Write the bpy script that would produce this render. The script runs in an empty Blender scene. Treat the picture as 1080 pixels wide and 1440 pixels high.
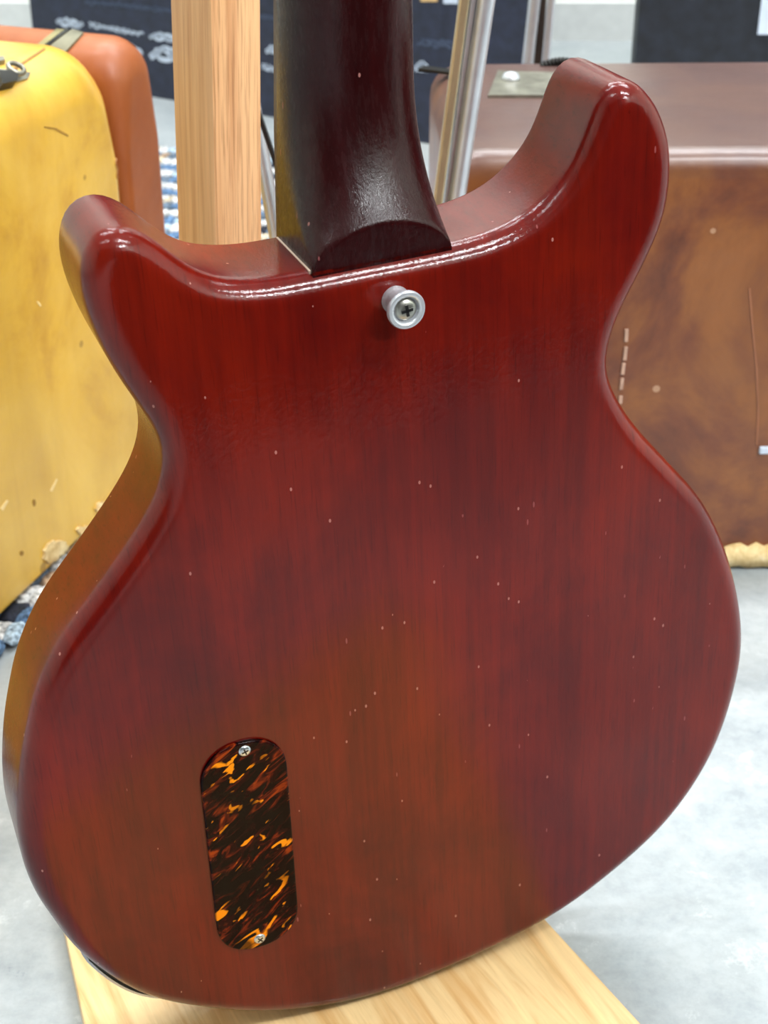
import bpy, bmesh, math, random
from mathutils import Vector, Matrix, Euler
from mathutils.geometry import tessellate_polygon
random.seed(7)
S = bpy.context.scene
COL = S.collection
CAM_H = 0.586
PITCH = math.radians(30)
F_PX = 2160.0

# ------------------------------------------------------------------ camera
cd = bpy.data.cameras.new('camera'); cam = bpy.data.objects.new('camera', cd); COL.objects.link(cam)
cam.location = (0, 0, CAM_H); cam.rotation_euler = (math.radians(90) - PITCH, 0, 0)
cd.sensor_fit = 'VERTICAL'; cd.sensor_height = 24.0; cd.sensor_width = 18.0
cd.lens = 24.0 * F_PX / 1440.0
cd.clip_start = 0.01
cd.dof.use_dof = True; cd.dof.focus_distance = 0.60; cd.dof.aperture_fstop = 14.0
S.camera = cam

# ------------------------------------------------------------------ world, light, exposure
w = bpy.data.worlds.new('world'); S.world = w; w.use_nodes = True
w.node_tree.nodes['Background'].inputs[0].default_value = (0.80, 0.88, 1.0, 1)
w.node_tree.nodes['Background'].inputs[1].default_value = 0.3
S.view_settings.view_transform = 'Standard'; S.view_settings.look = 'None'
S.view_settings.exposure = 0.32; S.view_settings.gamma = 1.0; S.view_settings.use_curve_mapping = False

def area(name, loc, size, power, color, rot=(0, 0, 0)):
    l = bpy.data.lights.new(name, 'AREA'); l.shape = 'RECTANGLE'; l.size, l.size_y = size
    l.energy = power; l.color = color
    o = bpy.data.objects.new(name, l); COL.objects.link(o); o.location = loc; o.rotation_euler = rot
    return o
LIGHTS = [((-0.75, 1.1), (1.2, 0.16), 25), ((0.9, 1.3), (1.2, 0.16), 30), ((-0.9, -0.5), (1.2, 0.16), 12), ((1.25, -0.35), (1.4, 0.11), 58), ((0.0, 2.05), (1.8, .16), 42), ((2.0, -1.75), (.9, .26), 80)]  # the lamp by the back wall is added to brighten that wall
for (x, y), sz, p in LIGHTS:
    area('ceiling_tube_light', (x, y, 2.50), sz, p, (0.95, 0.975, 1.0))

# ------------------------------------------------------------------ helpers
def ray(px, py):
    x = px - 540.0; yd = py - 720.0; s, c = math.sin(PITCH), math.cos(PITCH)
    return Vector((x, -yd * s + F_PX * c, -yd * c - F_PX * s))
def on_floor(px, py, z=0.0):
    r = ray(px, py); t = (z - CAM_H) / r.z
    return Vector((r.x * t, r.y * t, z))
def on_y(px, py, y):
    r = ray(px, py); t = y / r.y
    return Vector((r.x * t, y, CAM_H + r.z * t))
def on_plane(px, py, p0, n):
    r = ray(px, py); c = Vector((0, 0, CAM_H)); t = (Vector(p0) - c).dot(n) / r.dot(n)
    return c + r * t

def link(name, bm, mats, parent=None, smooth=True, matrix=None, recalc=True):
    if recalc: bmesh.ops.recalc_face_normals(bm, faces=bm.faces)
    me = bpy.data.meshes.new(name); bm.to_mesh(me); bm.free()
    if not isinstance(mats, (list, tuple)): mats = [mats]
    for m in mats: me.materials.append(m)
    for p in me.polygons: p.use_smooth = smooth
    o = bpy.data.objects.new(name, me); COL.objects.link(o)
    if matrix is not None: o.matrix_world = matrix
    if parent is not None: o.parent = parent
    return o
def thing(name, label, cat, loc=(0, 0, 0), rot=(0, 0, 0), group=None, matrix=None):
    o = bpy.data.objects.new(name, None); COL.objects.link(o); o.empty_display_size = 0.05
    if matrix is not None: o.matrix_world = matrix
    else: o.location = loc; o.rotation_euler = rot
    o['label'] = label; o['category'] = cat
    if group: o['group'] = group
    return o
def tag(o, label, cat, group=None):
    o['label'] = label; o['category'] = cat
    if group: o['group'] = group
    return o
def sharp(o, deg=35):
    o.data.polygons.foreach_set('use_smooth', [True] * len(o.data.polygons))
    bm = bmesh.new(); bm.from_mesh(o.data)
    for e in bm.edges:
        if len(e.link_faces) == 2 and e.calc_face_angle(0) > math.radians(deg): e.smooth = False
    bm.to_mesh(o.data); bm.free(); return o

def catmull(pts, k):
    n = len(pts); out = []
    for a in range(n):
        p0, p1, p2, p3 = [Vector(pts[(a + i) % n]) for i in (-1, 0, 1, 2)]
        for j in range(k):
            u = j / k
            out.append(0.5 * ((2 * p1) + (-p0 + p2) * u + (2 * p0 - 5 * p1 + 4 * p2 - p3) * u * u + (-p0 + 3 * p1 - 3 * p2 + p3) * u ** 3))
    return out
def relax(p, it, f=0.5):
    for _ in range(it):
        n = len(p); p = [p[i].lerp((p[i - 1] + p[(i + 1) % n]) / 2, f) for i in range(n)]
    return p
def resample(p, n):
    L = [0]
    for i in range(len(p)): L.append(L[-1] + (p[(i + 1) % len(p)] - p[i]).length)
    out = []; j = 0
    for k in range(n):
        d = L[-1] * k / n
        while L[j + 1] < d: j += 1
        t = (d - L[j]) / max(1e-9, L[j + 1] - L[j]); out.append(p[j % len(p)].lerp(p[(j + 1) % len(p)], t))
    return out
def area2(p): return sum(p[i - 1].x * p[i].y - p[i].x * p[i - 1].y for i in range(len(p))) / 2
def normals2(p):
    s = 1 if area2(p) > 0 else -1; n = len(p); out = []
    for i in range(n):
        t = p[(i + 1) % n] - p[i - 1]; v = Vector((t.y, -t.x)) * s
        out.append(v.normalized())
    return out
def slab(outline, z0, z1, r0, r1, seg=8, bm=None, flat=0.0015, soft=None):
    """closed 2D outline -> slab between z0 (low face) and z1 (high face) with rounded rims r0, r1"""
    bm = bm or bmesh.new(); N = normals2(outline); rings = []
    K = [soft(p) if soft else 1.0 for p in outline]
    def ring(inset, z):
        r_, edge = (r0, z0) if z < (z0 + z1) / 2 else (r1, z1)
        rings.append([bm.verts.new((p.x - n.x * inset * k, p.y - n.y * inset * k, edge + (z - edge) * k)) for p, n, k in zip(outline, N, K)])
    ring(r0 + flat, z0)
    for i in range(seg + 1):
        a = math.pi / 2 * i / seg; ring(r0 * (1 - math.sin(a)), z0 + r0 * (1 - math.cos(a)))
    for i in range(1, 4): ring(0, z0 + r0 + (z1 - r1 - z0 - r0) * i / 4)
    for i in range(seg + 1):
        a = math.pi / 2 * i / seg; ring(r1 * (1 - math.cos(a)), z1 - r1 * (1 - math.sin(a)))
    ring(r1 + flat, z1)
    m = len(outline)
    for a, b in zip(rings, rings[1:]):
        for i in range(m):
            j = (i + 1) % m; bm.faces.new((a[i], a[j], b[j], b[i]))
    for rg in (rings[0], rings[-1]):
        for tri in tessellate_polygon([[Vector((v.co.x, v.co.y, 0)) for v in rg]]):
            try: bm.faces.new([rg[i] for i in tri])
            except ValueError: pass
    return bm
def round_rect(w, h, r, seg=8, cx=0, cy=0):
    out = []
    for (sx, sy, a0) in ((1, 1, 0), (-1, 1, 90), (-1, -1, 180), (1, -1, 270)):
        for i in range(seg + 1):
            a = math.radians(a0 + 90 * i / seg)
            out.append(Vector((cx + sx * (w / 2 - r) + r * math.cos(a), cy + sy * (h / 2 - r) + r * math.sin(a))))
    return out
def box(bm, c, s, M=None, bev=0.0):
    r = bmesh.ops.create_cube(bm, size=1.0); vs = r['verts']
    for v in vs: v.co = Vector((v.co.x * s[0] + c[0], v.co.y * s[1] + c[1], v.co.z * s[2] + c[2]))
    if bev:
        es = list({e for v in vs for e in v.link_edges})
        g = bmesh.ops.bevel(bm, geom=es, offset=bev, segments=2, affect='EDGES', profile=0.5); vs = list({v for f in g['faces'] for v in f.verts} | {v for v in vs if v.is_valid})
    if M is not None: bmesh.ops.transform(bm, matrix=M, verts=vs)
    return vs
def lathe(bm, prof, seg=32, M=None, ripple=None):
    rings = []
    for k, (r, z) in enumerate(prof):
        ring = []
        for i in range(seg):
            a = 2 * math.pi * i / seg; rr = r * (1 + (ripple[k] if ripple else 0) * (1 if i % 2 else -1))
            v = Vector((rr * math.cos(a), rr * math.sin(a), z))
            ring.append(bm.verts.new(M @ v if M is not None else v))
        rings.append(ring)
    for a, b in zip(rings, rings[1:]):
        for i in range(seg):
            j = (i + 1) % seg; bm.faces.new((a[i], a[j], b[j], b[i]))
    bm.faces.new(rings[0][::-1]); bm.faces.new(rings[-1])
def bar(bm, a, b, wx, wy, up=(0, 1, 0), bev=0.0):
    a, b = Vector(a), Vector(b); d = (b - a); L = d.length; d.normalize()
    x = Vector(up).cross(d).normalized(); y = d.cross(x)
    M = Matrix.Translation((a + b) / 2) @ Matrix((x, y, d)).transposed().to_4x4()
    box(bm, (0, 0, 0), (wx, wy, L), M, bev)
def rod(bm, a, b, r, seg=16):
    a, b = Vector(a), Vector(b); d = (b - a); L = d.length; d.normalize()
    q = Vector((0, 0, 1)).rotation_difference(d).to_matrix().to_4x4()
    lathe(bm, [(r * .8, 0), (r, r * .2), (r, L - r * .2), (r * .8, L)], seg, Matrix.Translation(a) @ q)

# ------------------------------------------------------------------ node helpers
class NT:
    def __init__(self, name):
        self.m = bpy.data.materials.new(name); self.m.use_nodes = True
        self.t = self.m.node_tree; self.t.nodes.clear()
        self.out = self.t.nodes.new('ShaderNodeOutputMaterial'); self.b = self.t.nodes.new('ShaderNodeBsdfPrincipled')
        self.t.links.new(self.b.outputs[0], self.out.inputs[0])
        self.tc = self.t.nodes.new('ShaderNodeTexCoord')
    def n(self, typ, **kw):
        nd = self.t.nodes.new('ShaderNode' + typ)
        for k, v in kw.items():
            if hasattr(nd, k) and k not in nd.inputs: setattr(nd, k, v)
            else: nd.inputs[k].default_value = v
        return nd
    def l(self, a, b): self.t.links.new(a, b)
    def coord(self, scale=(1, 1, 1), rot=(0, 0, 0), loc=(0, 0, 0)):
        mp = self.n('Mapping'); mp.inputs['Scale'].default_value = scale; mp.inputs['Rotation'].default_value = rot; mp.inputs['Location'].default_value = loc
        self.l(self.tc.outputs['Object'], mp.inputs[0]); return mp.outputs[0]
    def noise(self, vec, scale, detail=4, rough=0.55, dist=0.0):
        nd = self.n('TexNoise'); nd.inputs['Scale'].default_value = scale; nd.inputs['Detail'].default_value = detail
        nd.inputs['Roughness'].default_value = rough; nd.inputs['Distortion'].default_value = dist; self.l(vec, nd.inputs['Vector']); return nd.outputs[0]
    def ramp(self, fac, stops, interp='LINEAR'):
        r = self.n('ValToRGB'); r.color_ramp.interpolation = interp; e = r.color_ramp.elements
        while len(e) > 1: e.remove(e[-1])
        e[0].position = stops[0][0]; e[0].color = col(stops[0][1])
        for p, c in stops[1:]:
            x = e.new(p); x.color = col(c)
        self.l(fac, r.inputs[0]); return r.outputs[0]
    def mix(self, fac, a, b, mode='MIX'):
        m = self.n('Mix', data_type='RGBA', blend_type=mode)
        for s, v in ((m.inputs[0], fac), (m.inputs[6], a), (m.inputs[7], b)):
            if hasattr(v, 'links'): self.l(v, s)
            elif isinstance(v, (int, float)): s.default_value = v
            else: s.default_value = col(v)
        return m.outputs[2]
    def math(self, op, a, b=0.0, clamp=False):
        m = self.n('Math', operation=op); m.use_clamp = clamp
        for s, v in ((m.inputs[0], a), (m.inputs[1], b)):
            if hasattr(v, 'links'): self.l(v, s)
            else: s.default_value = v
        return m.outputs[0]
    def bump(self, h, strength, dist=0.001, nrm=None):
        b = self.n('Bump'); b.inputs['Strength'].default_value = strength; b.inputs['Distance'].default_value = dist
        self.l(h, b.inputs['Height'])
        if nrm is not None: self.l(nrm, b.inputs['Normal'])
        return b.outputs[0]
    def set(self, **kw):
        for k, v in kw.items():
            k = k.replace('_', ' ')
            s = self.b.inputs[k]
            if hasattr(v, 'links'): self.l(v, s)
            elif isinstance(v, (int, float)): s.default_value = v
            else: s.default_value = col(v)
        return self
def lin(c): return c / 12.92 if c <= 0.04045 else ((c + 0.055) / 1.055) ** 2.4
def col(c):
    """sRGB 0-255 triple -> linear rgba"""
    if len(c) == 4: return c
    if max(c) <= 1.0 and any(isinstance(x, float) for x in c): return (c[0], c[1], c[2], 1)
    return (lin(c[0] / 255), lin(c[1] / 255), lin(c[2] / 255), 1)
def plain(name, c, rough=0.5, metal=0.0, coat=0.0, bump=0.0, var=0.12, sc=60):
    t = NT(name); nz = t.noise(t.coord(), sc, 5)
    cc = col(c); d = tuple(x * (1 - var * 2) for x in cc[:3]) + (1,); b = tuple(min(1, x * (1 + var)) for x in cc[:3]) + (1,)
    t.set(Base_Color=t.ramp(nz, [(.3, d), (.7, b)]), Roughness=rough, Metallic=metal, Coat_Weight=coat)
    if bump: t.set(Normal=t.bump(nz, bump, .002))
    return t.m

# ------------------------------------------------------------------ materials
def mat_guitar(name, dark=False):
    t = NT(name)
    grain = t.noise(t.coord((260, 9, 60)), 1.0, 6, .6, .3)
    pores = t.noise(t.coord((1300, 45, 300)), 1.0, 2, .5)
    cloud = t.noise(t.coord((15, 8, 8)), 1.0, 5, .6, .5)
    band = t.noise(t.coord((60, 2.2, 20), loc=(3, 1, 0)), 1.0, 3, .6, .2)
    if dark:
        base = t.mix(cloud, (24, 2, 5), (50, 4, 4))
    else:
        base = t.mix(t.ramp(cloud, [(.30, (0., 0., 0.)), (.72, (1., 1., 1.))]), (80, 3, 2), (116, 20, 2))
    g = t.ramp(grain, [(.32, (.60, .50, .50)), (.62, (1., 1., 1.))])
    c = t.mix(.55, base, g, 'MULTIPLY')
    c = t.mix(.35, c, t.ramp(band, [(.35, (.45, .4, .4)), (.6, (1., 1., 1.))]), 'MULTIPLY')
    c = t.mix(.45, c, t.ramp(pores, [(.30, (.45, .35, .35)), (.42, (1., 1., 1.))]), 'MULTIPLY')
    # small flakes and dings in the lacquer
    vo = t.n('TexVoronoi', Scale=1.0); t.l(t.coord((210, 120, 210)), vo.inputs['Vector'])
    sep = t.n('SeparateColor'); t.l(vo.outputs['Color'], sep.inputs[0])
    chip = t.math('MULTIPLY', t.math('LESS_THAN', vo.outputs['Distance'], .10), t.math('GREATER_THAN', sep.outputs[0], .89))
    c = t.mix(t.math('MULTIPLY', chip, .45), c, (205, 140, 130))
    v2 = t.n('TexVoronoi', Scale=1.0); t.l(t.coord((420, 110, 300), rot=(0, 0, .18)), v2.inputs['Vector'])
    s2 = t.n('SeparateColor'); t.l(v2.outputs['Color'], s2.inputs[0])
    zone = t.noise(t.coord((26, 20, 20), loc=(2, 0, 0)), 1.0, 3, .6)
    mark = t.math('MULTIPLY', t.math('MULTIPLY', t.math('LESS_THAN', v2.outputs['Distance'], .16), t.math('GREATER_THAN', s2.outputs[1], .90)), t.math('GREATER_THAN', zone, .56))
    c = t.mix(t.math('MULTIPLY', mark, .30), c, (190, 110, 110))
    wave = t.noise(t.coord((14, 9, 14)), 1.0, 2, .5)
    fine = t.noise(t.coord((700, 300, 700)), 1.0, 3, .7)
    n1 = t.bump(wave, .25, .004); n2 = t.bump(fine, .30 if dark else .18, .0006, n1)
    scr = t.noise(t.coord((500, 90, 300), rot=(0, 0, .5)), 1.0, 4, .7)
    rough = t.ramp(scr, [(.35, (.035, .035, .035)), (.7, (.15, .15, .15))]) if not dark else t.ramp(scr, [(.35, (.16, .16, .16)), (.65, (.34, .34, .34))])
    t.set(Base_Color=c, Roughness=.42 if not dark else .33, Coat_Weight=.62 if not dark else .5, Coat_Roughness=rough, Normal=n1, IOR=1.45, Specular_IOR_Level=.06)
    t.l(n2, t.b.inputs['Coat Normal'])
    return t.m
M_BODY = mat_guitar('cherry_lacquer')
M_NECK = mat_guitar('dark_neck_lacquer', True)

def mat_tortoise():
    t = NT('tortoise_plastic')
    v = t.coord((1, 1, 1), rot=(0, 0, math.radians(-38)))
    mp = t.n('Mapping'); mp.inputs['Scale'].default_value = (62, 210, 100); t.l(v, mp.inputs[0])
    a = t.noise(mp.outputs[0], 1.0, 3, .55, 1.2)
    mp2 = t.n('Mapping'); mp2.inputs['Scale'].default_value = (75, 190, 100); mp2.inputs['Location'].default_value = (7, 3, 1); t.l(v, mp2.inputs[0])
    b = t.noise(mp2.outputs[0], 1.0, 2, .5, .8)
    big = t.noise(t.coord((38, 38, 38), loc=(.5, 0.2, 0)), 1.0, 2, .5)
    c1 = t.ramp(a, [(.42, (12, 2, 2)), (.54, (36, 5, 4)), (.62, (96, 28, 8)), (.68, (140, 52, 12))])
    fl = t.ramp(b, [(.62, (0., 0., 0.)), (.66, (1., 1., 1.))])
    c = t.mix(fl, c1, (232, 132, 14))
    c = t.mix(t.ramp(big, [(.50, (0., 0., 0.)), (.60, (.85, .85, .85))]), c, (10, 3, 3))
    t.set(Base_Color=c, Roughness=.12, Specular_IOR_Level=.09)
    return t.m
M_TORT = mat_tortoise()
M_NICKEL = plain('brushed_nickel', (205, 210, 214), .28, 1.0, 0, .05, .05)
M_STEEL = plain('worn_steel', (170, 168, 160), .35, 1.0, 0, .1, .12)
M_BLACK = plain('black_plastic', (16, 15, 16), .35)
M_ROSE = plain('rosewood', (52, 26, 18), .5, bump=.2)
M_CREAM = plain('cream_plastic', (205, 180, 160), .4)
M_ALU = plain('satin_aluminium', (204, 206, 212), .30, .6, 0, .03, .05)
M_GOLD = plain('champagne_metal', (196, 176, 140), .35, .7, 0, .03, .06)

def mat_wood(name, c_light, c_dark, axis_scale, streak, rough=.45, dist=.6, coat=.1):
    t = NT(name)
    a = t.noise(t.coord(axis_scale), 1.0, 5, .6, dist)
    b = t.noise(t.coord(tuple(x * 4.2 for x in axis_scale)), 1.0, 3, .6)
    big = t.noise(t.coord(tuple(x * .3 for x in axis_scale)), 1.0, 2, .5)
    c = t.ramp(a, [(.34, c_dark), (.52, c_light), (.72, tuple(min(255, int(x * 1.06)) for x in c_light))])
    if isinstance(streak, tuple):
        sx = t.n('SeparateXYZ'); t.l(t.tc.outputs['Normal'], sx.inputs[0])
        k = t.math('GREATER_THAN', t.math('ABSOLUTE', sx.outputs[1]), .7)
        streak = t.math('ADD', t.math('MULTIPLY', k, streak[1] - streak[0]), streak[0])
    c = t.mix(streak, c, t.ramp(b, [(.36, (.50, .40, .30)), (.50, (1., 1., 1.))]), 'MULTIPLY')
    c = t.mix(.25, c, t.ramp(big, [(.35, (.75, .68, .6)), (.65, (1., 1., 1.))]), 'MULTIPLY')
    t.set(Base_Color=c, Roughness=rough, Coat_Weight=coat, Normal=t.bump(b, .15, .0008))
    return t.m
M_POST = mat_wood('oiled_oak', (224, 172, 122), (204, 146, 96), (150, 150, 5), (.20, .60))
M_BOARD = mat_wood('pale_pine_board', (240, 206, 150), (222, 174, 112), (75, 6, 75), .18, .4, 1.0, .3)

def mat_leather(name, stops, scale, rough=.4, coat=.3, vert=1.0, spots=None):
    t = NT(name)
    a = t.noise(t.coord((scale, scale, scale * vert)), 1.0, 6, .62, .8)
    c = t.ramp(a, stops)
    st = t.noise(t.coord((scale * 2.6, scale * .35, scale * 2.6)), 1.0, 4, .6, .4)
    c = t.mix(.5, c, t.ramp(st, [(.38, (.78, .70, .60)), (.58, (1., 1., 1.))]), 'MULTIPLY')
    if spots:
        vo = t.n('TexVoronoi', Scale=1.0); t.l(t.coord((38, 38, 30)), vo.inputs['Vector'])
        sep = t.n('SeparateColor'); t.l(vo.outputs['Color'], sep.inputs[0])
        k = t.math('MULTIPLY', t.math('LESS_THAN', vo.outputs['Distance'], .16), t.math('GREATER_THAN', sep.outputs[0], .90))
        c = t.mix(t.math('MULTIPLY', k, .7), c, spots)
    fine = t.noise(t.coord((120, 120, 120)), 1.0, 4, .6)
    wv = t.noise(t.coord((16, 16, 16)), 1.0, 3, .5)
    n = t.bump(wv, .35, .006); n = t.bump(fine, .12, .001, n)
    t.set(Base_Color=c, Roughness=rough, Coat_Weight=coat, Coat_Roughness=.25, Normal=n)
    return t.m
M_YEL = mat_leather('yellow_lacquered_canvas', [(.25, (184, 132, 34)), (.45, (214, 166, 54)), (.62, (224, 180, 74)), (.8, (206, 154, 46))], 9, .38, .35, .45, (150, 110, 30))
M_ORA = mat_leather('orange_leather', [(.3, (118, 58, 18)), (.5, (148, 76, 28)), (.75, (168, 96, 48))], 7, .5, .1)
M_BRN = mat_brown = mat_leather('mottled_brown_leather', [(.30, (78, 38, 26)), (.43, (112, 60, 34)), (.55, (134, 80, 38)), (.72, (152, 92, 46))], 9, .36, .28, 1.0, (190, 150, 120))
def top_sheen(m, axis, lo, hi, c, amt):
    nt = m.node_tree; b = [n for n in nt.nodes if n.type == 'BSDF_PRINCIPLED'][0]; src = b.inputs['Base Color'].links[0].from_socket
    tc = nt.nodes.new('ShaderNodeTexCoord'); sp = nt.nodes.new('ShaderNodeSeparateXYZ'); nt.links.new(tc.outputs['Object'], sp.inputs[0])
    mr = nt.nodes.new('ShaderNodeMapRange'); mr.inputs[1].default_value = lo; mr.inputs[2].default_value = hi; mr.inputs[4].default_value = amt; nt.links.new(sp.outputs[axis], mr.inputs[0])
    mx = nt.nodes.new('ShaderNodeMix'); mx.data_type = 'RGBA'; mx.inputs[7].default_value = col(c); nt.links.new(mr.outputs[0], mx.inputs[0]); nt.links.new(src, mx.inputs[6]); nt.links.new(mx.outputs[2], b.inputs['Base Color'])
top_sheen(M_BRN, 1, .286, .303, (84, 66, 64), .85)  # the room's greyish sheen, painted into the colour of the top face
M_EDGE = mat_leather('worn_case_binding', [(.3, (150, 104, 66)), (.6, (196, 150, 100)), (.8, (232, 205, 160))], 60, .7, 0)
M_TORN = mat_leather('torn_lining', [(.3, (196, 160, 100)), (.6, (236, 212, 160)), (.8, (250, 240, 215))], 80, .9, 0)
M_HARD = plain('aged_nickel_hardware', (150, 146, 132), .38, .8, 0, .25, .25)
M_DARKM = plain('blackened_metal', (34, 32, 30), .4, .6, 0, .2)

def mat_floor():
    t = NT('polished_concrete')
    v = t.coord()
    a = t.noise(v, 4, 8, .65, .3); b = t.noise(v, 26, 10, .75, .25); c_ = t.noise(v, 130, 6, .7)
    c = t.ramp(a, [(.30, (142, 149, 152)), (.5, (166, 172, 174)), (.7, (180, 184, 182))])
    c = t.mix(.8, c, t.ramp(b, [(.36, (.80, .83, .86)), (.52, (1., 1., 1.)), (.66, (1., 1., 1.))]), 'MULTIPLY')
    c = t.mix(t.ramp(b, [(.57, (0., 0., 0.)), (.72, (.8, .8, .8))]), c, (214, 220, 218))
    c = t.mix(.25, c, t.ramp(c_, [(.38, (.6, .6, .6)), (.58, (1., 1., 1.))]), 'MULTIPLY')
    t.set(Base_Color=c, Roughness=t.ramp(b, [(.3, (.25, .25, .25)), (.7, (.5, .5, .5))]), Normal=t.bump(c_, .08, .001))
    return t.m
M_FLOOR = mat_floor()
def mat_wall():
    t = NT('painted_wall'); a = t.noise(t.coord((1, 1, 1)), 4, 5); b = t.noise(t.coord(), 220, 3)
    t.set(Base_Color=t.ramp(a, [(.3, (220, 226, 216)), (.7, (232, 236, 226))]), Roughness=.7, Normal=t.bump(b, .1, .001)); return t.m
M_WALL = mat_wall()
M_CEIL = plain('ceiling_paint', (225, 226, 224), .8, var=.03)
M_NAVY = plain('navy_print_board', (34, 38, 58), .55, var=.25)
M_CHAR = plain('charcoal_panel', (26, 30, 40), .5, var=.3)
M_SCRIPT = plain('white_print', (198, 208, 224), .6, var=.05)
M_FAINT = plain('faint_blue_print', (78, 88, 112), .6, var=.08)
M_TAN = plain('tan_print', (214, 176, 120), .6, var=.08)

# ------------------------------------------------------------------ the room
def struct(name, bm, m, smooth=False):
    o = link(name, bm, m, None, smooth); o['kind'] = 'structure'; return o
def boxo(name, c, s, m): bm = bmesh.new(); box(bm, c, s); return struct(name, bm, m)
X0, X1, Y0, Y1, ZC = -2.6, 2.6, -2.8, 2.56, 2.6
boxo('floor', ((X0 + X1) / 2, (Y0 + Y1) / 2, -.05), (X1 - X0 + .2, Y1 - Y0 + .2, .1), M_FLOOR)
boxo('ceiling', ((X0 + X1) / 2, (Y0 + Y1) / 2, ZC + .05), (X1 - X0 + .2, Y1 - Y0 + .2, .1), M_CEIL)
boxo('wall_back', (0, Y1 + .05, ZC / 2), (X1 - X0 + .2, .1, ZC), M_WALL)
boxo('wall_front', (0, Y0 - .05, ZC / 2), (X1 - X0 + .2, .1, ZC), plain('dark_wall_paint', (70, 66, 66), .7))
boxo('wall_left', (X0 - .05, 0, ZC / 2), (.1, 5.6, ZC), M_WALL)
boxo('wall_right', (X1 + .05, 0, ZC / 2), (.1, 5.6, ZC), M_WALL)
boxo('baseboard_back', (0, Y1 - .006, .03), (X1 - X0, .012, .06), M_CEIL)

# ------------------------------------------------------------------ the guitar
U = Vector((0.92856112, 0.36770827, 0.05064466)); V = Vector((-0.04719364, -0.0183773, 0.99871670)); W = Vector((0.36816709, -0.92975960, 0.00028904))
ORG = Vector((0.00586, 0.52404, 0.2851))
GM = Matrix.Translation(ORG) @ Matrix((U, V, W)).transposed().to_4x4()
def G(u, v, w=0.0): return Vector((u / 1000, v / 1000, w / 1000))
OUT = [[117.9, 121.5], [116.6, 99.3], [108.2, 80.0], [97.9, 61.7], [92.7, 44.3], [95.1, 29.6], [106.4, 9.0], [124.4, -14.1], [143.6, -39.2], [158.8, -72.3], [168.7, -110.5], [168.3, -143.5], [157.6, -183.4], [135.6, -216.5], [104.6, -239.8], [69.4, -256.7], [23.0, -266.0], [-25.7, -268.6], [-68.2, -258.7], [-98.9, -243.4], [-130.3, -220.0], [-152.4, -185.5], [-160.7, -161.0], [-165.0, -145.8], [-167.2, -127.3], [-166.1, -107.3], [-161.4, -83.3], [-156.3, -66.4], [-149.4, -47.8], [-136.8, -26.9], [-117.7, -6.2], [-97.6, 17.2], [-88.5, 34.8], [-88.0, 50.5], [-94.0, 65.5], [-101.7, 83.9], [-106.8, 103.8], [-107.0, 117.6], [-103.4, 127.1], [-97.6, 130.9], [-90.4, 130.0], [-82.6, 123.6], [-73.9, 113.9], [-63.3, 106.1], [-45.5, 102.0], [-25.5, 101.6], [0.5, 101.8], [27.1, 102.0], [45.8, 103.4], [63.3, 109.5], [77.9, 122.7], [84.9, 137.6], [88.8, 147.6], [95.6, 153.0], [105.1, 148.6], [113.1, 137.2]]
outline = relax(catmull([(a / 1000, b / 1000) for a, b in OUT], 12), 8)
outline = relax(resample(outline, 420), 5)
outline = [p + n * .0013 for p, n in zip(outline, normals2(outline))]
gt = thing('electric_guitar', 'cherry red double cutaway electric guitar seen from behind, standing on the pale board', 'guitar', matrix=GM)
TH = 0.0455
body = link('body', slab(outline, -TH, 0, .0025, .009, 10), M_BODY, gt)

# neck: D-section that sweeps out into a squared heel with a flat end cut
HW = 27.0
def neck_bend(bm):
    for v in bm.verts:
        d = v.co.y - .104
        if d > 0:
            t = 1 - min(d, .09) * 1.15 - max(0, d - .09) * .2
            v.co.x = v.co.x * t + d * .034; v.co.z += d * .062
def neck_w(u, v):
    q = min(1, abs(u) / HW); D = -44 + 23 * (1 - q ** 2.8) ** .5
    vc = 103 + 14 * math.sqrt(max(0, 1 - q * q)) ** 1.2; s = v - vc
    if s <= 0: return -3.5
    k = max(0, 1 - s / 62.0) ** 2.6
    return D + (-3.5 - D) * k
bm = bmesh.new(); rows = []
NU = 40
vs_ = [96, 100] + [102 + i * 1.0 for i in range(80)] + [184 + i * 12 for i in range(23)]
for v in vs_:
    r = [bm.verts.new(G(-HW, v, -44))]
    for i in range(5): 
        r.append(bm.verts.new(G(-HW, v, -44 + (neck_w(-HW, v) + 44) * (i + 1) / 5.0 - .01)))
    for i in range(1, NU):
        u = -HW * math.cos(math.pi * i / NU); r.append(bm.verts.new(G(u, v, neck_w(u, v))))
    for i in range(5):
        r.append(bm.verts.new(G(HW, v, neck_w(HW, v) - .01 - (neck_w(HW, v) + 44) * i / 5.0)))
    r.append(bm.verts.new(G(HW, v, -44))); rows.append(r)
for a, b in zip(rows, rows[1:]):
    for i in range(len(a)):
        j = (i + 1) % len(a); bm.faces.new((a[i], a[j], b[j], b[i]))
bm.faces.new(rows[0]); bm.faces.new(rows[-1][::-1])
bmesh.ops.remove_doubles(bm, verts=bm.verts, dist=2e-6)
neck_bend(bm)
neck = sharp(link('neck', bm, M_NECK, gt), 38)
bm = bmesh.new(); box(bm, G(0, 270, -47), (.053, .36, .006), None, .0012); bmesh.ops.subdivide_edges(bm, edges=[e for e in bm.edges if e.calc_length() > .2], cuts=6); neck_bend(bm); link('fretboard', bm, M_ROSE, gt, False)
bm = bmesh.new()
head = [Vector(p) / 1000 for p in ((-24, 446), (24, 446), (38, 480), (40, 610), (22, 622), (0, 612), (-22, 622), (-40, 610), (-38, 480))]
hp = relax(resample([head[i] for i in range(9)], 90), 6)
hb = slab(hp, -.044, -.030, .001, .001, 2, bm); neck_bend(hb); link('headstock', hb, M_NECK, gt)
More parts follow.
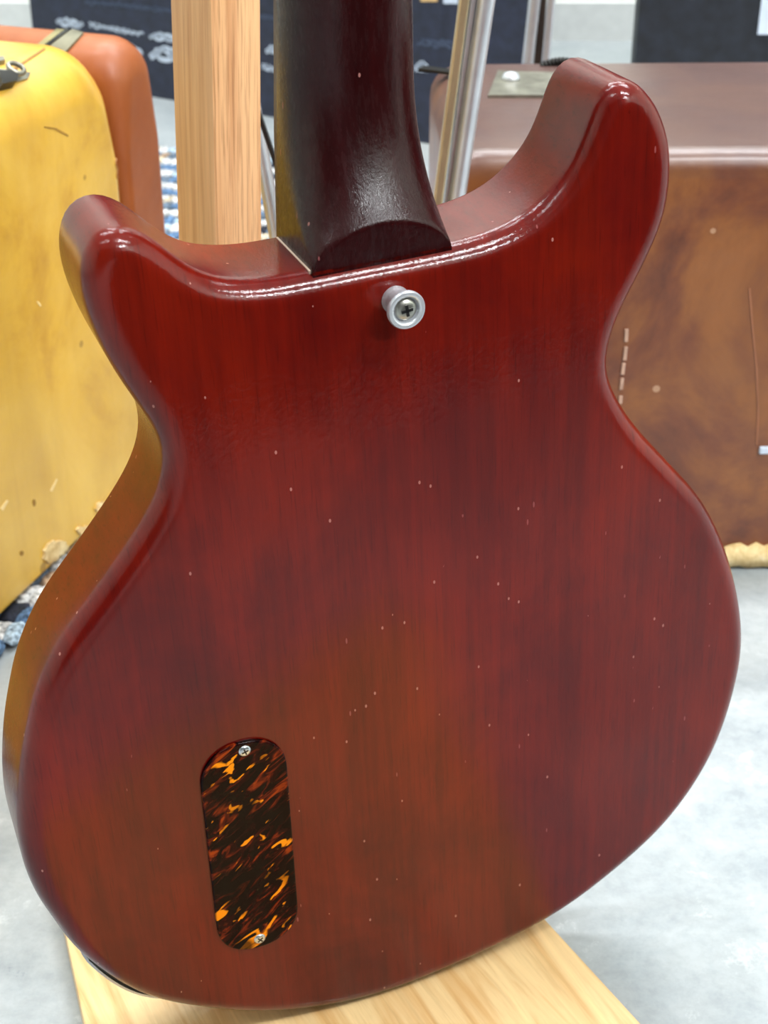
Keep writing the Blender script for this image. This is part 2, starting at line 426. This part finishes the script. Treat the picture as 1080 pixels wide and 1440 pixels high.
# hairline of bare lacquer edge where the heel meets the cutaway
bm = bmesh.new(); box(bm, G(-27.4, 102.6, -24), (.0007, .0012, .038)); o = link('heel_seam', bm, M_CREAM, gt, False); o['label'] = 'pale hairline crack in the finish beside the heel'
bm = bmesh.new(); box(bm, G(0, 102.4, -4.2), (.054, .0012, .0014)); o = link('heel_seam', bm, M_BODY, gt, False)

# control cover
def Lm(u, v, w=0, rz=0): return Matrix.Translation(G(u, v, w)) @ Matrix.Rotation(rz, 4, 'Z')
pl = relax(resample(round_rect(.0372, .1165, .0168, 12), 160), 3)
cov = link('control_cover', slab(pl, -.0005, .0016, .0002, .0007, 3, None, .0003), M_TORT, gt)
cov.matrix_local = Lm(-75.6, -149.8, 0, math.radians(-1.2)); cov['label'] = 'tortoiseshell control cover plate'
def screw(name, parent, x, y, z, r, mat=M_NICKEL, ang=.3):
    bm = bmesh.new()
    lathe(bm, [(r * .96, -.0008), (r, 0), (r * .93, r * .16), (r * .7, r * .30), (r * .45, r * .36), (r * .05, r * .37)], 28)
    bmesh.ops.transform(bm, matrix=Matrix.Translation((x, y, z)), verts=bm.verts)
    s = link(name, bm, mat, parent)
    bm = bmesh.new(); R_ = Matrix.Translation((x, y, z + r * .32)) @ Matrix.Rotation(ang, 4, 'Z')
    box(bm, (0, 0, 0), (r * 1.1, r * .24, r * .16), R_); box(bm, (0, 0, 0), (r * .24, r * 1.1, r * .16), R_)
    link('cross_slot', bm, M_BLACK, s, False)
    return s
screw('screw', cov, .0010, .0540, .0016, .0027); screw('screw', cov, -.0002, -.0528, .0016, .0027, ang=.7)

# strap button with its screw
bt = bmesh.new()
seg = 56
rip = [0, .0, .012, .03, .03, .012, 0, 0, 0, 0, 0, 0, 0]
lathe(bt, [(.0052, 0), (.0054, .0010), (.0049, .0022), (.0049, .0035), (.0052, .0072), (.0058, .0084), (.0066, .0092), (.0072, .0100), (.0073, .0112), (.0069, .0120), (.0058, .0122), (.0050, .0116), (.0047, .0104)], seg, None, rip)
sb = link('strap_button', bt, M_ALU, gt); sb.matrix_local = Lm(2.5, 88.2, -.3); sb['label'] = 'silver strap button'
sharp(sb, 50)
bm = bmesh.new(); r = .0043
lathe(bm, [(r, .0098), (r * .98, .0108), (r * .8, .0115), (r * .5, .0119), (r * .05, .0120)], 32); sc = link('screw', bm, M_STEEL, sb)
bm = bmesh.new(); R_ = Matrix.Translation((0, 0, .0119)) @ Matrix.Rotation(.12, 4, 'Z')
box(bm, (0, 0, 0), (.0044, .0011, .0008), R_); box(bm, (0, 0, 0), (.0011, .0044, .0008), R_); link('cross_slot', bm, M_BLACK, sc, False)

# jack plate bent round the lower rim
Nn = normals2(outline)
idx = [i for i, p in enumerate(outline) if -.153 < p.x < -.108 and p.y < -.18]
bm = bmesh.new(); rr = []
for q, i in enumerate(idx):
    e = min(q, len(idx) - 1 - q) / max(1, (len(idx) - 1) / 2); hgt = .011 * math.sqrt(max(.08, 1 - (1 - e) ** 2))
    p = outline[i]; n = Nn[i]; lift = .0010 + .0018 * min(1, e * 4)
    ring = []
    for (dn, wz) in ((lift, -.020 + hgt), (lift + .0012, -.0195 + hgt - .0006), (lift + .0016, -.020), (lift + .0014, -.020 - hgt + .0006), (lift, -.020 - hgt), (lift - .0002, -.020)):
        ring.append(bm.verts.new((p.x + n.x * dn, p.y + n.y * dn, wz)))
    rr.append(ring)
for a, b in zip(rr, rr[1:]):
    for i in range(6): j = (i + 1) % 6; bm.faces.new((a[i], a[j], b[j], b[i]))
bm.faces.new(rr[0]); bm.faces.new(rr[-1][::-1])
jp = link('jack_plate', bm, M_ALU, gt); sharp(jp); jp['label'] = 'curved metal jack plate on the lower rim'
bm = bmesh.new(); rr = []
for q, i in enumerate(idx[2:-2]):
    p = outline[i]; n = Nn[i]
    rr.append([bm.verts.new((p.x + n.x * a, p.y + n.y * a, b)) for a, b in ((-.0004, -.0092), (.0014, -.0088), (.0014, -.030), (-.0004, -.030))])
for a, b in zip(rr, rr[1:]):
    for i in range(4): j = (i + 1) % 4; bm.faces.new((a[i], a[j], b[j], b[i]))
bm.faces.new(rr[0]); bm.faces.new(rr[-1][::-1])
link('plate_gap_shade', bm, M_BLACK, jp)  # black strip standing in for the shaded gap between plate and rim

# ------------------------------------------------------------------ wooden guitar stand: base board + post
BT = 0.0144
st = thing('wooden_guitar_stand', 'wooden stand of pale base board and square oak post behind the guitar', 'guitar stand', (-.06, .6, 0))
def quad_prism(pts, z0, z1, bev):
    bm = bmesh.new(); lo = [bm.verts.new((p[0], p[1], z0)) for p in pts]; hi = [bm.verts.new((p[0], p[1], z1)) for p in pts]
    n = len(pts); bm.faces.new(lo[::-1]); bm.faces.new(hi)
    for i in range(n): j = (i + 1) % n; bm.faces.new((lo[i], lo[j], hi[j], hi[i]))
    if bev: bmesh.ops.bevel(bm, geom=bm.edges[:], offset=bev, segments=2, affect='EDGES', profile=.5)
    return bm
la, lb = on_floor(95, 1330, BT), on_floor(118, 1440, BT); ra, rb = on_floor(770, 1295, BT), on_floor(903, 1440, BT)
def ext(a, b, y): t = (y - a.y) / (b.y - a.y); return a.lerp(b, t)
pts = [ext(la, lb, .30), ext(ra, rb, .27), ext(ra, rb, .73), ext(la, lb, .735)]
BA = math.atan2(-(rb.x - ra.x), -(rb.y - ra.y) * -1)  # board direction
RB = Matrix.Rotation(math.radians(28), 4, 'Z'); inv = RB.inverted()
pl_ = [(inv @ Vector((p.x, p.y, 0))) for p in pts]
bo = sharp(link('base_board', quad_prism(pl_, 0, BT, .0015), M_BOARD, None), 40)
bo.matrix_world = RB
bo.parent = st; bo.matrix_parent_inverse = Matrix.Translation((.06, -.6, 0))
PY = .715
pa = on_y(303, 0, PY); pb = on_y(309.5, 340, PY); dr = (pa - pb).normalized()
pbase = pb + dr * ((BT - pb.z) / dr.z); ptop = pb + dr * ((.86 - pb.z) / dr.z)
Mp = Matrix.Translation(pbase) @ Vector((0, 0, 1)).rotation_difference(dr).to_matrix().to_4x4() @ Matrix.Rotation(math.radians(45), 4, 'Z')
bm = bmesh.new(); sl = .029; box(bm, (0, 0, (ptop - pbase).length / 2), (sl, sl, (ptop - pbase).length), None, .0012)
po = sharp(link('post', bm, M_POST, None), 40); po.matrix_world = Mp; po.parent = st; po.matrix_parent_inverse = Matrix.Translation((.06, -.6, 0))
# yoke high on the post that steadies the neck (above the frame)
yk = bmesh.new(); nc = GM @ G(10, 400, -42)
bar(yk, (ptop.x, ptop.y, nc.z), (nc.x, nc.y, nc.z), .03, .018, (0, 0, 1), .001)
y_ = link('neck_rest', yk, M_POST, None, False); y_.parent = st; y_.matrix_parent_inverse = Matrix.Translation((.06, -.6, 0))

# ------------------------------------------------------------------ suitcases
def case_frame(p_end, ang, z0=0.0):
    """local x along the long side, local y up, local z = out of the big face"""
    d = Vector((math.cos(ang), math.sin(ang), 0)); up = Vector((0, 0, 1)); m = d.cross(up)
    return Matrix.Translation((p_end[0], p_end[1], z0)) @ Matrix((d, up, m)).transposed().to_4x4()
def rrect(x0, x1, y0, y1, r, n=220): 
    return resample(round_rect(x1 - x0, y1 - y0, r, 12, (x0 + x1) / 2, (y0 + y1) / 2), n)
RUGZ = .012
def rrect4(x0, x1, y0, y1, rb, rt, n=220):
    out = []
    for cx, cy, r, a0 in ((x1 - rt, y1 - rt, rt, 0), (x0 + rt, y1 - rt, rt, 90), (x0 + rb, y0 + rb, rb, 180), (x1 - rb, y0 + rb, rb, 270)):
        out += [Vector((cx + r * math.cos(math.radians(a0 + 7.5 * i)), cy + r * math.sin(math.radians(a0 + 7.5 * i)))) for i in range(13)]
    return resample(out, n)
def soft_low(p):
    if p.y < .15: return .15 + .25 * max(0, p.y) / .15
    return .40 + .60 * min(1, max(0, (p.y - .25) / .07))
# yellow
YA = math.radians(70)
ye = on_floor(184, 692, RUGZ); ye = ye + Vector((math.cos(YA), math.sin(YA), 0)) * .032; YM = case_frame((ye.x, ye.y), YA, RUGZ)
YH, YT, YL = .335, .125, .46
yc = thing('yellow_suitcase', 'scuffed yellow suitcase standing on edge on the rag rug, left of the guitar', 'suitcase', matrix=YM)
link('shell', slab(rrect4(-YL, 0, 0, YH, .014, .044), -YT, 0, .034, .034, 10, None, .0015, soft_low), M_YEL, yc)
from mathutils.bvhtree import BVHTree
def bvh_of(o, M):
    return BVHTree.FromPolygons([M @ v.co for v in o.data.vertices], [tuple(p.vertices) for p in o.data.polygons])
CAMV = Vector((0, 0, CAM_H))
def patch(name, parent, tree, M, quad, mat, thick=.0015, nx=8, ny=6, jag=0.0, sink=.0006, disc=False):
    """thin plate lying on a curved surface; quad = four corners, located by the photo's sight lines"""
    q = [Vector(p) for p in quad]; Mi = M.inverted(); bm = bmesh.new(); lo = []; hi = []
    for j in range(ny + 1):
        rl, rh = [], []
        for i in range(nx + 1):
            a, b = i / nx, j / ny
            if disc:
                x, y = a * 2 - 1, b * 2 - 1; x, y = x * math.sqrt(1 - y * y / 2), y * math.sqrt(1 - x * x / 2); a, b = x * .5 + .5, y * .5 + .5
            p = (q[0].lerp(q[1], a)).lerp(q[3].lerp(q[2], a), b)
            if jag and (i in (0, nx) or j in (0, ny)): p = p + Vector((random.uniform(-jag, jag), random.uniform(-jag, jag)))
            h, n, _, _ = tree.ray_cast(CAMV, ray(p.x, p.y).normalized())
            if h is None: h, n, _, _ = tree.find_nearest(CAMV + ray(p.x, p.y).normalized() * 1.2)
            rl.append(bm.verts.new(Mi @ (h - n * sink))); rh.append(bm.verts.new(Mi @ (h + n * (thick + (random.uniform(0, thick) if jag else 0)))))
        lo.append(rl); hi.append(rh)
    for j in range(ny):
        for i in range(nx):
            bm.faces.new((lo[j][i], lo[j + 1][i], lo[j + 1][i + 1], lo[j][i + 1])); bm.faces.new((hi[j][i], hi[j][i + 1], hi[j + 1][i + 1], hi[j + 1][i]))
    rim = [(0, i) for i in range(nx)] + [(j, nx) for j in range(ny)] + [(ny, i) for i in range(nx, 0, -1)] + [(j, 0) for j in range(ny, 0, -1)]
    for k in range(len(rim)):
        a, b = rim[k], rim[(k + 1) % len(rim)]
        bm.faces.new((lo[a[0]][a[1]], lo[b[0]][b[1]], hi[b[0]][b[1]], hi[a[0]][a[1]]))
    return sharp(link(name, bm, mat, parent), 50)
ysh = [o for o in yc.children if o.name.startswith('shell')][0]; YT_ = bvh_of(ysh, YM)
M_SEAM = plain('seam_brown', (140, 98, 26), .6)  # plain brown of the lid seam
patch('lid_seam', yc, YT_, YM, ((10, 101), (62, 68), (64, 70), (13, 104)), M_SEAM, .0005, 14, 1)
for q in (((62, 762), (94, 758), (92, 786), (56, 796)), ((132, 708), (152, 704), (148, 724), (134, 722)), ((108, 740), (122, 738), (118, 750), (106, 750)), ((155, 696), (166, 692), (162, 700), (156, 702))):
    patch('torn_patch', yc, YT_, YM, q, M_TORN, .0012, 9, 7, 2.2, .0006, True)
for q in (((143, 118), (149, 118), (160, 150), (155, 151)), ((155, 151), (160, 150), (165, 196), (161, 197)), ((161, 205), (165, 205), (168, 250), (164, 250)), ((166, 262), (170, 262), (172, 272), (168, 274))):
    patch('worn_binding', yc, YT_, YM, q, M_EDGE, .0008, 3, 10, 1.2)
M_DK = plain('dark_scuff', (150, 108, 36), .7)
patch('scratch', yc, YT_, YM, ((62, 178), (78, 180), (77, 182), (62, 179.5)), M_DK, .0003, 6, 1); patch('scratch', yc, YT_, YM, ((78, 180), (96, 190), (95, 192), (77, 182)), M_DK, .0003, 6, 1)
patch('scratch', yc, YT_, YM, ((45, 702), (50, 702), (50, 712), (46, 712)), M_DK, .0003, 4, 3, 0, .0006, True); patch('scratch', yc, YT_, YM, ((27, 775), (33, 774), (33, 781), (28, 782)), M_DK, .0003, 4, 3, 0, .0006, True)
M_PALE = plain('pale_scuff', (244, 214, 150), .6)
for q in (((70, 690), (73, 691), (81, 674), (79, 673)), ((0, 715), (4, 718), (12, 704), (9, 703)), ((51, 424), (54, 424), (58, 430), (56, 431))): patch('scuff', yc, YT_, YM, q, M_PALE, .0003, 3, 6)
lk = patch('lock_plate', yc, YT_, YM, ((-14, 98), (42, 104), (38, 112), (-10, 128)), M_HARD, .0016, 8, 4)
patch('hasp', lk, YT_, YM, ((-6, 112), (20, 110), (17, 124), (-4, 129)), M_DARKM, .007, 4, 4)
h, n, _, _ = YT_.ray_cast(CAMV, ray(18, 107).normalized())
Q = YM.inverted() @ (Matrix.Translation(h + n * .006) @ n.to_track_quat('Z', 'Y').to_matrix().to_4x4())
bm = bmesh.new(); rings = []
for i in range(24):
    a = 2 * math.pi * i / 24; ring = []
    for j in range(8):
        bb = 2 * math.pi * j / 8; rr_ = .0050 + .0016 * math.cos(bb)
        ring.append(bm.verts.new(Q @ Vector((rr_ * math.cos(a) * 1.1, rr_ * math.sin(a), .0018 * math.sin(bb)))))
    rings.append(ring)
for i in range(24):
    for j in range(8):
        a, b2 = rings[i], rings[(i + 1) % 24]; k = (j + 1) % 8; bm.faces.new((a[j], a[k], b2[k], b2[j]))
link('ring', bm, M_HARD, lk)
patch('catch', yc, YT_, YM, ((-8, 86), (6, 85), (7, 90), (-8, 94)), M_HARD, .003, 4, 3)

# orange, right behind the yellow one
oe = Vector((ye.x, ye.y, 0)) + Vector((math.cos(YA), math.sin(YA), 0)) * .006
OM = case_frame((oe.x, oe.y), YA, RUGZ)
OH, OT, OL = .325, .140, .058
oc = thing('orange_suitcase', 'orange brown leather suitcase behind the yellow one, metal hinge on top', 'suitcase', matrix=OM)
link('shell', slab(rrect4(0, OL, 0, OH, .012, .027), -OT, -.002, .024, .024, 8, None, .0015, soft_low), M_ORA, oc)
osh = [o for o in oc.children if o.name.startswith('shell')][0]; OT_ = bvh_of(osh, OM)
patch('hinge_plate', oc, OT_, OM, ((30, 84), (92, 34), (106, 37), (58, 76)), plain('brassy_nickel', (150, 140, 96), .45, .5, 0, .2), .0018, 10, 3)
patch('hinge_plate', oc, OT_, OM, ((60, 74), (112, 37), (124, 42), (92, 76)), plain('grey_nickel', (128, 124, 104), .5, .5, 0, .2), .0018, 10, 4)
patch('lid_seam', oc, OT_, OM, ((56, 72), (106, 35), (109, 38), (61, 74)), M_DARKM, .0024, 12, 1)
# brown case on the right
ba = on_floor(1030, 800); bb = on_floor(1080, 797)
BE = Vector((.262, .935, 0)); BANG = math.radians(1.5)
BM_ = case_frame((BE.x, BE.y), BANG, 0.0)
bc = thing('brown_suitcase', 'mottled brown leather suitcase standing on the concrete, right of the guitar', 'suitcase', matrix=BM_)
BH, BD, BX0, BX1 = .304, .235, -.222, .33
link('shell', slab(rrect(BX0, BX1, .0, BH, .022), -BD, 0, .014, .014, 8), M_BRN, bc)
bm = bmesh.new(); n = 60
top = [Vector((-.02 + .34 * i / n, .020 + random.uniform(-.0022, .0022))) for i in range(n + 1)]; bot = [Vector((-.02 + .34 * i / n, .003 + random.uniform(-.001, .001))) for i in range(n + 1)]
rows = [[bm.verts.new((p.x, p.y, z)) for p in L_] for L_, z in ((bot, .000), (bot, .0035), ([a.lerp(b, .5) for a, b in zip(bot, top)], .0055), (top, .0035), (top, -.001))]
for a, b in zip(rows, rows[1:]):
    for i in range(n): bm.faces.new((a[i], a[i + 1], b[i + 1], b[i]))
link('torn_edge', bm, M_TORN, bc); bpy.data.objects['torn_edge']['label'] = 'frayed cream lining along the bottom edge'
M_ST = plain('pale_stitch', (186, 150, 130), .6)
def case_pt(M, px, py):
    n = (M.to_3x3() @ Vector((0, 0, 1))); p = on_plane(px, py, M.translation, n); return M.inverted() @ p
for (x0, y0, x1, y1) in ((881, 462, 880, 480), (880, 487, 878, 506), (877, 510, 875, 526), (875, 531, 873, 547), (873, 556, 872, 567)):
    a, b = case_pt(BM_, x0, y0), case_pt(BM_, x1, y1); bm = bmesh.new(); bar(bm, a + Vector((0, 0, .0006)), b + Vector((0, 0, .0006)), .0024, .0016, (0, 0, 1), .0004); link('stitch', bm, M_ST, bc, False)
M_SCR = plain('scuffed_leather_line', (150, 96, 66), .6)
for seq in (((1054, 405), (1058, 460), (1064, 520), (1066, 580), (1064, 625)),):
    bm = bmesh.new()
    for s0, s1 in zip(seq, seq[1:]):
        a, b = case_pt(BM_, *s0), case_pt(BM_, *s1); bar(bm, a, b, .0012, .0010, (0, 0, 1))
    link('scratch', bm, M_SCR, bc, False)
a = case_pt(BM_, 1074, 632); bm = bmesh.new(); box(bm, (a.x, a.y, .001), (.007, .0055, .003), None, .001); link('paper_scrap', bm, M_SCRIPT, bc, False)
# hardware on its top
def top_pt(px, py): 
    p = on_floor(px, py, BH); return BM_.inverted() @ p
a = top_pt(686, 138); b = top_pt(776, 138); c = top_pt(780, 106); d = top_pt(700, 103)
bm = bmesh.new(); lo = [bm.verts.new((p.x, BH - .001, p.z)) for p in (a, b, c, d)]; hi = [bm.verts.new((p.x, BH + .0022, p.z)) for p in (a, b, c, d)]
bm.faces.new(lo); bm.faces.new(hi[::-1])
for i in range(4): j = (i + 1) % 4; bm.faces.new((lo[i], hi[i], hi[j], lo[j]))
lp = link('latch_plate', bm, M_HARD, bc, False)
p = top_pt(718, 116); bm = bmesh.new(); lathe(bm, [(.0065, 0), (.0065, .002), (.005, .0045), (.002, .0055), (.0003, .0056)], 20, Matrix.Translation((p.x, BH + .002, p.z)) @ Matrix.Rotation(-math.pi / 2, 4, 'X')); link('rivet', bm, M_ALU, lp)
p = top_pt(772, 92); bm = bmesh.new()
for k in range(2):
    pass
prev = None
for i in range(13):
    t = i / 12; q = Vector((p.x - .006 + .030 * t, BH + -.001 + .004 * math.sin(math.pi * t), p.z))
    if prev is not None: rod(bm, prev, q, .0032, 10)
    prev = q
link('handle', bm, M_DARKM, bc)
a, b = top_pt(592, 98), top_pt(640, 104); bm = bmesh.new(); bar(bm, (a.x, BH + .001, a.z), (b.x, BH + .001, b.z), .010, .002, (0, 1, 0)); link('corner_clip', bm, M_DARKM, bc, False)

# ------------------------------------------------------------------ chrome folding stand: legs seen behind the neck
fs = thing('folding_metal_stand', 'folding stand of slanting silver and champagne bars behind the guitar neck', 'stand', (.03, .86, 0))
PI_ = Matrix.Translation((-.03, -.86, 0))
def px_bar(name, p0, p1, y, w_px, depth, mat, parent, pinv, zmin=0.0, zmax=.95, rnd=False):
    a, b = on_y(*p0, y), on_y(*p1, y)
    d = (a - b) / (a.z - b.z); lo = b + d * (zmin - b.z); hi = b + d * (zmax - b.z)
    z = on_y(*p0, y); dist = z.y * math.cos(PITCH) + (CAM_H - z.z) * math.sin(PITCH); wd = w_px * dist / F_PX
    bm = bmesh.new()
    if rnd: rod(bm, lo + Vector((0, 0, wd * .1)), hi, wd / 2, 20)
    else: bar(bm, lo + Vector((0, 0, .002)), hi, wd, depth, (0, 1, 0), min(.002, wd * .2))
    o = link(name, bm, mat, None, rnd); o.parent = parent; o.matrix_parent_inverse = pinv; return o
px_bar('leg', (684, 0), (641, 290), .860, 26, .01, M_ALU, fs, PI_, rnd=True)
px_bar('leg_strut', (653, 0), (615, 290), .860, 14, .012, M_GOLD, fs, PI_)
px_bar('leg_strut', (665, 0), (627, 290), .866, 8, .012, M_ALU, fs, PI_)
px_bar('leg', (361, 180), (391, 345), .885, 22, .01, M_ALU, fs, PI_, rnd=True)
px_bar('leg_strut', (365, 165), (392, 244), .868, 6, .006, M_BLACK, fs, PI_)
bm = bmesh.new(); rod(bm, (-.10, .873, .012), (.16, .873, .012), .009, 14); o = link('foot_bar', bm, M_ALU, None); o.parent = fs; o.matrix_parent_inverse = PI_
ps = thing('chrome_pole_rack', 'upright silver poles with a brown strip standing behind the brown suitcase', 'rack', (.14, 1.35, 0))
PJ = Matrix.Translation((-.14, -1.35, 0))
px_bar('pole', (752, 0), (743, 80), 1.30, 17, .01, M_ALU, ps, PJ, rnd=True)
px_bar('strip', (762, 0), (757, 80), 1.315, 12, .008, plain('dark_brown_strip', (62, 46, 38), .5), ps, PJ)
px_bar('pole', (775, 0), (768, 80), 1.30, 12, .01, M_ALU, ps, PJ, rnd=True)
bm = bmesh.new(); box(bm, (.15, 1.31, .005), (.14, .12, .01), None, .002); o = link('foot_plate', bm, M_ALU, None, False); o.parent = ps; o.matrix_parent_inverse = PJ

# ------------------------------------------------------------------ printed navy board leaning at the back
b0, b1 = on_floor(200, 134), on_floor(388, 166)
dd = (b1 - b0).normalized(); nn = Vector((dd.y, -dd.x, 0)); nn = nn if nn.y < 0 else -nn
r42 = on_plane(43, 20, b0, nn); L0 = (r42 - b0).dot(dd); r7 = on_plane(738, 60, b0, nn); L1 = (r7 - b0).dot(dd)
NMt = Matrix.Translation(b0) @ Matrix((dd, Vector((0, 0, 1)), nn)).transposed().to_4x4()
nb = thing('printed_navy_board', 'navy board with rows of white script standing at the back wall', 'signboard', matrix=NMt)
bm = bmesh.new(); box(bm, ((L0 + L1) / 2, .45, -.012), (L1 - L0, .90, .024), None, .001); link('panel', bm, M_NAVY, nb, False)
NI = NMt.inverted()
def scribble(x0, y0, x1, y1, h, mat, thick=2.2, waves=6, seed=0, name='script_line'):
    """handwriting-like ribbon between two photo points on the board"""
    rnd = random.Random(seed); a = NI @ on_plane(x0, y0, b0, nn); b = NI @ on_plane(x1, y1, b0, nn)
    k = 1.0 / 950; bm = bmesh.new(); n = waves * 12; pts = []; ph = 0.0
    amp = [rnd.uniform(.35, 1) for _ in range(waves + 2)]
    for i in range(n + 1):
        t = i / n; w_ = int(t * waves); A = amp[w_]; ph += 2 * math.pi / 12 * rnd.uniform(.5, 1.7)
        pts.append(a.lerp(b, t) + Vector((math.sin(ph * 1.31) * h * .45 * k, (math.cos(ph) * A) * h * .5 * k, 0)))
    for p, q in zip(pts, pts[1:]):
        d = (q - p)
        if d.length < 1e-6: continue
        d.normalize(); s = Vector((-d.y, d.x, 0)) * thick * k * .5 + Vector((0, 0, 0))
        vs4 = [bm.verts.new((c.x, c.y, .0012)) for c in (p - s - d * .0006, q - s + d * .0006, q + s + d * .0006, p + s - d * .0006)]
        bm.faces.new(vs4)
    return link(name, bm, mat, nb, False)
scribble(80, 28, 116, 36, 11, M_SCRIPT, 5, 4, 1)
scribble(126, 34, 200, 48, 6, M_SCRIPT, 3.0, 9, 2)
scribble(212, 49, 300, 62, 12, M_SCRIPT, 4.5, 8, 3)
scribble(178, 62, 198, 74, 10, M_SCRIPT, 5, 3, 4)
scribble(214, 72, 300, 88, 20, M_SCRIPT, 7, 6, 5)
scribble(368, 92, 392, 99, 5, M_SCRIPT, 5, 3, 6)
scribble(376, 68, 392, 70, 14, M_SCRIPT, 5, 2, 7)
scribble(120, 2, 240, 14, 7, M_FAINT, 2.2, 16, 8)
scribble(366, 22, 392, 26, 6, M_FAINT, 2.2, 5, 12)
scribble(590, 58, 636, 63, 12, M_FAINT, 2.4, 6, 9)
scribble(588, 92, 598, 94, 12, M_SCRIPT, 6, 2, 10)
def blot(x0, y0, x1, y1, mat):
    c_ = [NI @ on_plane(x, y, b0, nn) for x, y in ((x0, y0), (x1, y0), (x1, y1), (x0, y1))]
    bm = bmesh.new(); bm.faces.new([bm.verts.new((p.x, p.y, .0013)) for p in c_]); return link('printed_label', bm, mat, nb, False)
blot(592, -14, 616, 2, M_TAN); blot(624, -14, 645, 5, M_SCRIPT)

# dark panel on the right, behind the brown case
c0 = on_y(892, 60, 1.75); 
dp = thing('charcoal_panel', 'charcoal upright panel behind the brown suitcase at the right edge', 'panel', (c0.x, 1.75, 0))
bm = bmesh.new(); box(bm, (.5, .40, 0.012 + .388), (1.0, .03, .776), None, .001)
bmesh.ops.transform(bm, matrix=Matrix.Translation((0, -.4, 0)), verts=bm.verts); link('panel', bm, M_CHAR, dp, False)
bm = bmesh.new(); box(bm, (.5, .02, .009), (.9, .10, .018), None, .001); link('foot', bm, M_CHAR, dp, False)
q0 = on_y(1071, 0, 1.733); bm = bmesh.new()
box(bm, (q0.x - c0.x + .04, -.0165, q0.z - .012 + .05), (.08, .001, .15)); link('white_notice', bm, M_SCRIPT, dp, False)

# ------------------------------------------------------------------ rag rug
RA = math.radians(74)
ra0 = on_floor(0, 940, 0.0); rdir = Vector((math.cos(RA), math.sin(RA), 0)); rside = Vector((math.sin(RA), -math.cos(RA), 0))
RM = Matrix.Translation(ra0) @ Matrix((rdir, -rside, Vector((0, 0, 1)))).transposed().to_4x4()
rug = thing('rag_rug', 'blue and white woven rag rug under the yellow and orange suitcases', 'rug', matrix=RM)
RC = [plain('rag_' + n, c, .95, bump=.5, var=.45, sc=260) for n, c in (('pale_blue', (176, 198, 218)), ('denim', (96, 128, 166)), ('white', (226, 226, 222)), ('cream', (206, 190, 164)), ('navy', (38, 42, 56)), ('tan', (176, 148, 122)), ('slate', (104, 120, 138)))]
far = on_floor(230, 213, 0); Lr = (far - ra0).dot(rdir)
pitch = .0225; nrow = int((Lr + .25) / pitch)
rug_w = .62
def lump(bm, c, sx, sy, sz, mi, rz):
    r = bmesh.ops.create_icosphere(bm, subdivisions=3 if c[1] < .09 else 1, radius=1.0); ph = random.random() * 6
    ca, sa = math.cos(rz), math.sin(rz)
    for v in r['verts']:
        x, y, z = v.co; k = 1 + .10 * math.sin(5 * y + ph) + .05 * math.sin(7 * z + 3 * x + ph)
        x, y, z = x * sx * k, y * sy, z * sz * k
        v.co = Vector((c[0] + x * ca - y * sa, c[1] + x * sa + y * ca, c[2] + z))
    for f in {f for v in r['verts'] for f in v.link_faces}: f.material_index = mi; f.smooth = True
for k in range(nrow):
    x = Lr - pitch * (k + .5); bm = bmesh.new(); y = .008 + random.uniform(-.003, .003)
    pal = [2, 2, 0, 3, 2, 0, 2] if k % 2 == 0 else [1, 1, 6, 0, 6, 4, 1, 5]
    while y < rug_w:
        ln = random.uniform(.006, .014); mi = random.choice(pal)
        lump(bm, (x + random.uniform(-.0015, .0015), y + ln * .5 - .004, 0.0052), pitch * .56, ln * .82, .0050, mi, random.uniform(-.35, .35)); y += ln * 1.15
    link('rag_row', bm, RC, rug)
bm = bmesh.new(); box(bm, (Lr - pitch * nrow / 2, rug_w / 2 + .004, .0012), (pitch * nrow - .004, rug_w - .010, .0022)); link('backing', bm, RC[4], rug, False)

# ------------------------------------------------------------------ ceiling fixtures (housings around the lights)
M_TUBE = NT('fixture_glow'); M_TUBE.set(Base_Color=(240, 244, 250), Emission_Color=(230, 240, 255), Emission_Strength=6.0); M_TUBE = M_TUBE.m
for k, ((x, y), sz, p) in enumerate(LIGHTS):
    f = thing('ceiling_light', ['ceiling light fixture above the yellow suitcase', 'ceiling light fixture above the brown suitcase', 'ceiling light fixture behind the camera at left', 'ceiling light fixture behind the camera at right', 'ceiling light fixture added to brighten the back wall', 'ceiling light fixture in the corner behind the camera'][k], 'light', (x, y, 2.52))
    bm = bmesh.new(); box(bm, (0, 0, .04), (sz[0] + .06, sz[1] + .06, .079), None, .004); link('housing', bm, M_CEIL, f, False)

# ------------------------------------------------------------------ dark box added out of view to darken the guitar's reflection
bt_ = thing('reflection_blocker', 'unseen black box added right of the camera to darken the guitar reflection', 'case', (.20, -.04, 0), (0, 0, math.radians(16)))
bm = bmesh.new(); box(bm, (.62, -.26, .30), (1.24, .50, .60), None, .012); link('shell', bm, plain('blocker_black', (22, 20, 22), .6), bt_, False)
